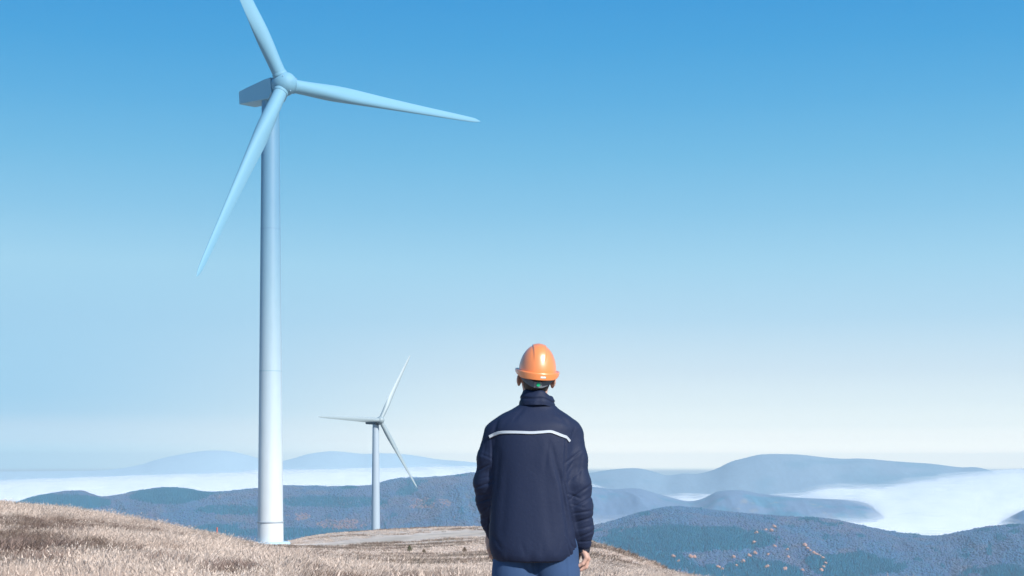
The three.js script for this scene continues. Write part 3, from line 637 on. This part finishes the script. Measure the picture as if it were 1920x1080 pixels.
const jacketGeometry = displace(nets(jacketSdf, [-0.33, 0.7, -0.24], [0.34, 1.53, 0.22], 0.0048), (x, y, z, nx, ny, nz) => {
  const arm = Math.max(smooth(0.165, 0.2, x), smooth(-0.19, -0.215, x)), hem = 1 - smooth(py(1046), py(1026), y);
  let k = wrinkle(x, y, smooth(-0.45, 0.1, nz)) + 0.0016 * fbm(x * 9, y * 6, 3, z * 9) + arm * 0.003 * fbm(x * 9, y * 17, 2, z * 9);
  if (nz < 0) k += 0.004 * fbm(x * 14, y * 22, 2, 2);
  k += (1 - arm) * hem * 0.0022 * Math.sin(x * 70 + 2.5 * noise(x * 20, 1) + (z > 0 ? 0 : 2)) * Math.abs(nz);
  return k;
});
jacketGeometry.setAttribute('uv', new THREE.BufferAttribute(new Float32Array(jacketGeometry.attributes.position.count * 2).map((_, i) => jacketGeometry.attributes.position.array[(i >> 1) * 3 + (i & 1)] * 6), 2));
const jacket = part('jacket', jacketGeometry, nylon, person);
// a surface point of the back at (x, y)
const backZ = (() => {
  const grid = new Map(), p = jacketGeometry.attributes.position, q = 0.008;
  for (let i = 0; i < p.count; i++) { const key = Math.round(p.getX(i) / q) + ',' + Math.round(p.getY(i) / q), z = p.getZ(i); if (z > (grid.get(key) ?? -1)) grid.set(key, z); }
  return (x, y) => { let s = 0, n = 0; for (let a = -2; a <= 2; a++) for (let b = -2; b <= 2; b++) { const z = grid.get((Math.round(x / q) + a) + ',' + (Math.round(y / q) + b)); if (z !== undefined) { s += z; n++; } } return n ? s / n : 0; };
})();
{
  // hem band, cuffs, collar
  const ring = (n, m, fn) => { const g = gridGeometry(n, m, (i, j) => fn((i / n) * 2 * Math.PI, j / m)); return g; };
  const yh = py(1046);
  part('hem_band', ring(180, 12, (a, v) => {
    const pleat = 0.0013 * Math.sin(a * 40 + 4 * noise(Math.cos(a) * 3, Math.sin(a) * 3)) + 0.004 * noise(Math.cos(a) * 6, Math.sin(a) * 6), t = v * 2 * Math.PI;
    const rx = 0.189 + 0.007 * Math.cos(t) + pleat, rz = 0.126 + 0.007 * Math.cos(t) + pleat, e = (c, p) => Math.sign(c) * Math.abs(c) ** p;
    return [rx * e(Math.cos(a), 0.9), yh - 0.004 - 0.012 * Math.sin(t) + 0.010 * Math.abs(Math.cos(a)) ** 2 + 0.002 * noise(a * 5, 2), 0.012 + rz * e(Math.sin(a), 0.9)];
  }), nylonDark, jacket);
  const cuff = (c, r, tilt, len) => ring(64, 10, (a, v) => {
    const t = v * 2 * Math.PI, rr_ = r + 0.004 * Math.cos(t) + 0.0012 * Math.sin(a * 22);
    return [c[0] + rr_ * Math.cos(a) + tilt * Math.sin(t) * len, c[1] - len * Math.sin(t), c[2] + rr_ * 0.85 * Math.sin(a)];
  });
  part('cuff', cuff(P(1094, 1027, 0.008), 0.027, 0, 0.024), nylonDark, jacket);
  part('cuff', cuff(P(922, 1014, -0.145), 0.028, -0.1, 0.017), nylonDark, jacket);
  // stand collar: a wall round the neck with a seam, its top edge dropping to the right
  const collarG = ring(120, 28, (a, v) => {
    const back = Math.sin(a), side = Math.cos(a), outer = v < 0.5, w = outer ? v * 2 : 2 - v * 2;      // up the outside, down the inside
    const top = py(733) - 0.006 * side - 0.02 * smooth(0.45, 1, side) - 0.03 * smooth(0, -1, back), bottom = py(760) - 0.012 * smooth(0.3, 1, side) - 0.02 * smooth(0, -1, back);
    const lean = 0.002 + 0.018 * (1 - w), seam = outer ? -0.004 * Math.exp(-(((w - 0.42) / 0.07) ** 2)) + 0.002 * Math.exp(-(((w - 0.58) / 0.1) ** 2)) : 0, puff = outer ? 0.005 * Math.sin(w * Math.PI) : -0.006;
    const q = lean + seam + puff + 0.003 * noise(side * 3, back * 3, w * 2);
    return [px(1007) + (0.068 + q) * side + 0.004 * w, lerp(bottom, top, w) + 0.003 * Math.sin(a * 5 + 1) * w, -0.012 + (0.072 + q) * back];
  });
  part('collar', collarG, nylon, jacket);
  // reflective stripe across the shoulder blades
  const line = [[917, 820], [928, 815], [938, 812], [960, 811.5], [990, 812.5], [1000, 812.5], [1015, 811.5], [1031, 810.5], [1040, 813], [1050, 817], [1061, 821], [1063, 823], [1068, 829]], NS = 150, HW = 3.1;
  const along = (o) => { const z = []; for (let i = 0; i <= NS; i++) { const X = lerp(917.5, 1067.5, i / NS); z.push(backZ(px(X), py(table(line, X) + o))); } return z.map((_, i) => { let t = 0, n = 0; for (let k = -7; k <= 7; k++) if (z[i + k] > 0.01) { t += z[i + k]; n++; } return t / n; }); };
  const zTop = along(-3.1), zLow = along(3.1);
  const strip = gridGeometry(NS, 8, (i, j) => {
    const X = lerp(917.5, 1067.5, i / NS), Y = table(line, X), slope = (table(line, X + 1) - table(line, X - 1)) / 2, k = 1 / Math.hypot(1, slope), o = (j / 8 - 0.5) * 2 * HW * (X > 1061 ? 0.8 : 1);
    const x = px(X - o * slope * k), y = py(Y + o * k), edge = Math.abs(j / 8 - 0.5) > 0.49 ? -0.004 : 0.0045 + (Math.abs(j / 8 - 0.5) > 0.3 ? 0.0012 : 0);
    return [x, y, lerp(zTop[i], zLow[i], j / 8) + edge];
  });
  part('reflective_stripe', strip, mat([0.43, 0.47, 0.51], 0.4, { specularIntensity: 0.6, side: THREE.DoubleSide }), jacket);
}
// trousers and shoes
{
  const legs = [[-0.088, 0.112], [0.112, 0.112]].map(([x, r], i) => [[x, 0.88, 0, r], [x * 1.02, 0.68, 0.005, r * 0.95], [x * 1.02, 0.47, -0.005, 0.08], [x * 1.05, 0.1, 0.02, 0.065]]);
  const g = nets((x, y, z) => Math.max(smin(chain(x, y, z, legs[0], 0.03), chain(x, y, z, legs[1], 0.03), 0.022), 0.05 - y, y - 0.9), [-0.26, 0.03, -0.16], [0.28, 0.93, 0.16], 0.0065);
  displace(g, (x, y, z) => 0.0035 * fbm(x * 12, y * 9, 3, z * 12) + 0.003 * Math.exp(-(((x - 0.165 - (0.77 - y) * 0.05) / 0.006) ** 2)) * (z > 0 ? 1 : 0) - 0.005 * Math.exp(-(((x + 0.045 - (0.8 - y) * 0.25) / 0.012) ** 2)) * smooth(0.6, 0.7, y) + 0.004 * (Math.abs(noise(x * 14, y * 28, z * 9)) - 0.2) * (1 - smooth(0.5, 0.65, y)));
  part('trousers', g, denim, person);
  const sg = nets((x, y, z) => Math.max(smin(ell(x, y, z, [0, 0.05, 0.02], [0.045, 0.055, 0.075]), ell(x, y, z, [0, 0.035, -0.1], [0.05, 0.045, 0.12]), 0.04), -y + 0.002), [-0.08, -0.01, -0.25], [0.08, 0.13, 0.12], 0.006);
  for (const x of [-0.092, 0.118]) part('shoe', sg, mat([0.03, 0.028, 0.027], 0.5), person).position.set(x, 0, 0.02);
}
// head in its own frame (centre of the skull), tipped back and to the right
const headAt = new THREE.Matrix4().makeTranslation(px(1006), py(700), -0.02).multiply(new THREE.Matrix4().makeRotationFromEuler(new THREE.Euler(7 * R, 4 * R, -4.2 * R)));
function headSdf(x, y, z) {
  const ax = Math.abs(x);
  let d = ell(x, y, z, [0, 0.02, 0.005], [0.077, 0.095, 0.096]);
  d = smin(d, ell(x, y, z, [0, -0.05, -0.035], [0.062, 0.07, 0.062]), 0.04);               // face and jaw
  d = smin(d, ell(x, y, z, [0, -0.1, -0.07], [0.026, 0.02, 0.024]), 0.03);                 // chin
  d = smin(d, cap(x, y, z, [0, 0.0, -0.092, 0.008], [0, -0.042, -0.112, 0.012]), 0.014);   // nose
  d = smin(d, ell(ax, y, z, [0.014, -0.046, -0.1], [0.009, 0.008, 0.012]), 0.008);
  d = smin(d, ell(x, y, z, [0, -0.069, -0.092], [0.024, 0.006, 0.012]), 0.006);            // lips
  d = smin(d, ell(x, y, z, [0, -0.079, -0.09], [0.02, 0.006, 0.012]), 0.006);
  d = -smin(-d, ell(ax, y, z, [0.033, -0.004, -0.102], [0.018, 0.011, 0.018]), 0.012);     // eye sockets
  d = smin(d, ell(ax, y, z, [0.033, -0.004, -0.083], [0.0125, 0.0115, 0.0125]), 0.002);
  const ex = ax - 0.083, ey = y + 0.033, ez = z - 0.006;                                   // ear: a shell standing off the head, lobe below
  const tx = ex * 0.86 - ez * 0.5, tz = ex * 0.5 + ez * 0.86;
  let ear = Math.max(Math.hypot(tx / 0.5, ey / 1.35, tz) - 0.0205, Math.abs(tx - 0.1 * tz) - 0.0055);
  ear = smin(ear, ell(ex, ey, ez, [0.0, -0.025, -0.005], [0.006, 0.009, 0.009]), 0.008);
  d = smin(d, ear, 0.008);
  return smin(d, cap(x, y, z, [0, -0.06, 0.012, 0.056], [0, -0.17, 0.005, 0.062]), 0.025);
}
const fingers = (joints) => (x, y, z) => { let d = 1e9; for (const f of joints) d = smin(d, chain(x, y, z, f, 0.004), 0.0035); return d; };
const thumbShape = (a, b, c) => [a, b, c];
const rightHand = {
  palm: [[P(1090, 1016, 0.006, 0.025), P(1093, 1032, 0.006, 0.022)], [P(1093, 1030, 0.016, 0.016), P(1099, 1045, 0.028, 0.0125)], [P(1094, 1030, 0.008, 0.016), P(1102, 1048, 0.009, 0.0135)], [P(1093, 1030, -0.004, 0.016), P(1102, 1049, -0.012, 0.0135)], [P(1092, 1030, -0.014, 0.016), P(1100, 1048, -0.032, 0.0125)], [P(1094, 1034, 0.01, 0.014), P(1097, 1046, -0.02, 0.014)]],
  digits: [
    [P(1099, 1045, 0.028, 0.011), P(1092, 1056.5, 0.033, 0.0092), P(1085, 1060, 0.031, 0.0082), P(1078, 1063, 0.027, 0.0072)],
    [P(1102, 1048, 0.009, 0.0118), P(1098.5, 1063, 0.012, 0.0098), P(1089, 1067.5, 0.012, 0.0088), P(1080, 1071, 0.01, 0.0076)],
    [P(1102, 1049, -0.012, 0.012), P(1098, 1064, -0.012, 0.01), P(1087, 1068, -0.012, 0.009), P(1078.5, 1068, -0.013, 0.0078)],
    [P(1100, 1048, -0.032, 0.0115), P(1096, 1061, -0.036, 0.0098), P(1087, 1063, -0.037, 0.0088), P(1080, 1061, -0.036, 0.0076)],
    [P(1089, 1030, -0.016, 0.014), P(1085, 1042, -0.038, 0.0112), P(1083.5, 1053, -0.044, 0.0085)],
  ],
};
const LP = (x, y, z, r) => P(x - 7, y + 4, z, r);
const leftHand = {
  palm: [[LP(926, 1002, -0.14, 0.024), LP(924, 1014, -0.145, 0.021)], ...[0.022, 0.004, -0.014, -0.032].map((z) => [LP(924, 1013, -0.145 + z * 0.5, 0.015), LP(923, 1027, -0.145 + z, 0.0125)])],
  digits: [
    ...[0.022, 0.004, -0.014, -0.032].map((z, i) => [LP(923, 1027, -0.145 + z, 0.0112), LP(926, 1039 + [0, 2, 3, 2][i], -0.145 + z, 0.0095), LP(931, 1044 + [0, 1, 2, 1][i], -0.145 + z, 0.0085), LP(936, 1040 + [0, 1, 2, 1][i], -0.145 + z, 0.0075)]),
    [LP(928, 1014, -0.165, 0.013), LP(932, 1026, -0.185, 0.011), LP(934, 1036, -0.185, 0.0085)],
  ],
};
{
  const bodyPts = { torso: [[0, 0.9, 0, 0.12], [0, 1.15, 0, 0.125], [0, 1.33, 0, 0.12]] };
  const inner = (arm) => arm.map(([x, y, z, r]) => [x, y, z, r * 0.72]);
  const bulk = nets((x, y, z) => {
    let d = chain(x * 0.8, y, z * 1.15, bodyPts.torso, 0.05);
    d = smin(d, cap(x, y, z, [-0.15, 1.37, 0, 0.045], [0.15, 1.37, 0, 0.045]), 0.06);
    d = smin(d, cap(x, y, z, [0.012, 1.4, -0.005, 0.06], [0.013, 1.55, -0.01, 0.058]), 0.04);
    d = smin(smin(d, chain(x, y, z, inner(rightArm), 0.02), 0.03), chain(x, y, z, inner(leftArm), 0.02), 0.03);
    for (const s of [-0.088, 0.112]) d = smin(d, chain(x, y, z, [[s, 0.88, 0, 0.09], [s, 0.47, 0, 0.06], [s * 1.05, 0.06, 0.02, 0.045]], 0.03), 0.03);
    return d;
  }, [-0.34, 0.0, -0.22], [0.34, 1.62, 0.2], 0.013);
  const head = nets(headSdf, [-0.125, -0.2, -0.15], [0.125, 0.14, 0.13], 0.0034).applyMatrix4(headAt);
  const hand = (h, lo, hi) => { const dig = fingers(h.digits); return nets((x, y, z) => { let d = 1e9; for (const [a, b] of h.palm) d = smin(d, cap(x, y, z, a, b), 0.01); return smin(d, dig(x, y, z), 0.004); }, lo, hi, 0.0024); };
  const rh = hand(rightHand, [px(1068), py(1080), -0.07], [px(1112), py(1006), 0.06]), lh = hand(leftHand, [px(898), py(1062), -0.21], [px(940), py(994), -0.1]);
  part('body', mergeGeometries([bulk, head, rh, lh]), skin, person);
}
{
  // short black hair down to the nape
  const g = nets((x, y, z) => {
    let d = ell(x, y, z, [0, 0.02, 0.006], [0.083, 0.102, 0.104]);
    d = smin(d, ell(x, y, z, [0, -0.055, 0.03], [0.054, 0.062, 0.05]), 0.03);
    const line = -0.118 + 1.3 * Math.max(0, 0.03 - z);
    return Math.max(d, -(y - line), -(z + 0.06 - 0.5 * Math.max(0, y)), Math.abs(x) > 0.06 ? -(Math.hypot((y + 0.035) / 1.2, z - 0.0) - 0.034) : -1);
  }, [-0.1, -0.14, -0.1], [0.1, 0.14, 0.13], 0.004);
  displace(g, (x, y, z) => 0.004 * fbm(x * 60, y * 22, 3, z * 60));
  part('hair', g.applyMatrix4(headAt), mat([0.013, 0.012, 0.013], 0.55), person);
}
{
  // hard hat in its own frame: y = 0 is the rim, z towards the nape
  const orange = mat([0.78, 0.225, 0.05], 0.4, { ior: 1.75, clearcoat: 1, clearcoatRoughness: 0.34, side: THREE.DoubleSide });
  const A = 0.0915, C = 0.117, Ht = 0.134;
  const dome = gridGeometry(144, 72, (i, j) => {
    const a = (i / 144) * 2 * Math.PI, e = (j / 72) * Math.PI / 2, x0 = A * Math.cos(a) * Math.cos(e), z0 = C * Math.sin(a) * Math.cos(e), y0 = Ht * Math.sin(e);
    const n = new THREE.Vector3(x0 / (A * A), y0 / (Ht * Ht), z0 / (C * C)).normalize(), up = smooth(0.35, 0.75, Math.sin(e)) , w = 0.030 - 0.006 * smooth(0.0, 0.12, z0);
    const ridge = up * (0.003 * (1 - smooth(w - 0.008, w + 0.008, Math.abs(x0))) + 0.0022 * Math.exp(-(((Math.abs(x0) - w) / 0.0035) ** 2)) - 0.0004 * Math.exp(-(((Math.abs(x0) - w - 0.008) / 0.004) ** 2)));
    return [x0 + n.x * ridge, y0 + n.y * ridge, z0 + n.z * ridge];
  });
  const hat = part('hard_hat', dome, orange, person);
  // brim: gutter, rolled lip and the skirt hanging at the nape; a peak over the face
  const prof = [[-0.004, 0.006], [0.002, 0.003], [0.005, 0.0005], [0.009, 0.0015], [0.0135, 0.004], [0.0165, 0.003], [0.017, -0.002], [0.016, -1], [0.0145, -1.12], [0.012, -1.1], [0.010, -0.6], [0.004, -0.002], [-0.004, 0.0]];
  const brim = gridGeometry(160, prof.length - 1, (i, j) => {
    const a = (i / 160) * 2 * Math.PI, s = Math.sin(a), c = Math.cos(a), [q, h] = prof[j], drop = 0.011 + 0.016 * smooth(0.0, 0.8, s), peak = 0.038 * smooth(-0.35, -0.95, s);
    const out = q + (q > 0.006 ? peak * (q - 0.006) / 0.011 : 0), y = (Math.abs(h) > 0.1 ? h * drop : h) + 0.004 * c * c - 0.012 * smooth(-0.4, -1, s) * smooth(0.004, 0.017, q);
    return [(A + out) * c, y, (C + out) * s];
  });
  part('brim', brim, orange, hat);
  const strap = mat([0.105, 0.125, 0.15], 0.65, { side: THREE.DoubleSide });
  const bandAt = (a, v, o = 0) => { const c = Math.cos(a), s = Math.sin(a), y = -0.018 - 0.036 * c * c, hh = 0.012 + 0.005 * c; return [(0.081 + o) * s, y + (v - 0.5) * 2 * hh, (0.088 + o + 0.006 * c) * c + 0.004]; };
  const band = gridGeometry(100, 8, (i, j) => {          // a flat loop: outside up, inside down
    const a = lerp(-1.75, 1.75, i / 100), ribs = Math.abs(a) > 0.3 && Math.abs(a) < 1.0 && j > 0 && j < 4 ? 0.0012 * Math.sign(Math.sin(a * 90)) : 0;
    return j <= 4 ? bandAt(a, j / 4, 0.002 + ribs) : bandAt(a, 2 - j / 4, -0.001);
  });
  const bandMesh = part('headband', band, strap, hat);
  const plate = new THREE.ExtrudeGeometry(new THREE.Shape([[-0.018, -0.013], [0.012, -0.014], [0.017, -0.006], [0.017, 0.007], [0.010, 0.014], [-0.018, 0.012]].map(([a, b]) => new THREE.Vector2(a, b))), { depth: 0.006, bevelEnabled: true, bevelSize: 0.0015, bevelThickness: 0.0015, bevelSegments: 2 });
  const at = (o, x, y, z, ry = 0, rx = 0) => { o.position.set(x, y, z); o.rotation.set(rx, ry, 0); return o; };
  at(part('adjuster_plate', plate, mat([0.16, 0.18, 0.205], 0.5), hat), 0.001, -0.0535, 0.098, 0, 0.12);
  at(part('adjuster_knob', new THREE.CylinderGeometry(0.0088, 0.0095, 0.008, 24).rotateX(Math.PI / 2), mat([0.0, 0.42, 0.17], 0.4), hat), 0.0015, -0.053, 0.1085, 0, 0.12);
  at(part('label', new THREE.BoxGeometry(0.024, 0.0075, 0.0012), mat([0.70, 0.86, 0.86], 0.4), hat), 0.02, -0.0145, C + 0.0148, 0.13, 0.02);
  at(part('label_border', new THREE.BoxGeometry(0.027, 0.0098, 0.0008), mat([0.05, 0.36, 0.25], 0.5), hat), 0.02, -0.0145, C + 0.0142, 0.13, 0.02);
  hat.position.set(px(1007.5), py(696.5), -0.012);
  hat.rotation.set(8.5 * R, 4 * R, -4.6 * R, 'ZXY');
}
{
  const pen = thing('pen', 'thin black pen held in the left hand just below the jacket hem', 'pen');
  const a = new THREE.Vector3(px(924), py(1053), -0.118), b = new THREE.Vector3(px(922), py(1020), -0.175), l = a.distanceTo(b);
  part('barrel', new THREE.CylinderGeometry(0.0045, 0.0045, l * 0.8, 12).translate(0, l * 0.05, 0), mat([0.20, 0.19, 0.22], 0.35), pen);
  part('cap', new THREE.CylinderGeometry(0.0052, 0.0048, l * 0.2, 12).translate(0, -l * 0.45, 0), mat([0.01, 0.01, 0.012], 0.35), pen);
  pen.position.copy(a).add(b).multiplyScalar(0.5).add(person.position);
  pen.quaternion.setFromUnitVectors(new THREE.Vector3(0, 1, 0), b.clone().sub(a).normalize());
}

renderer.render(scene, camera);
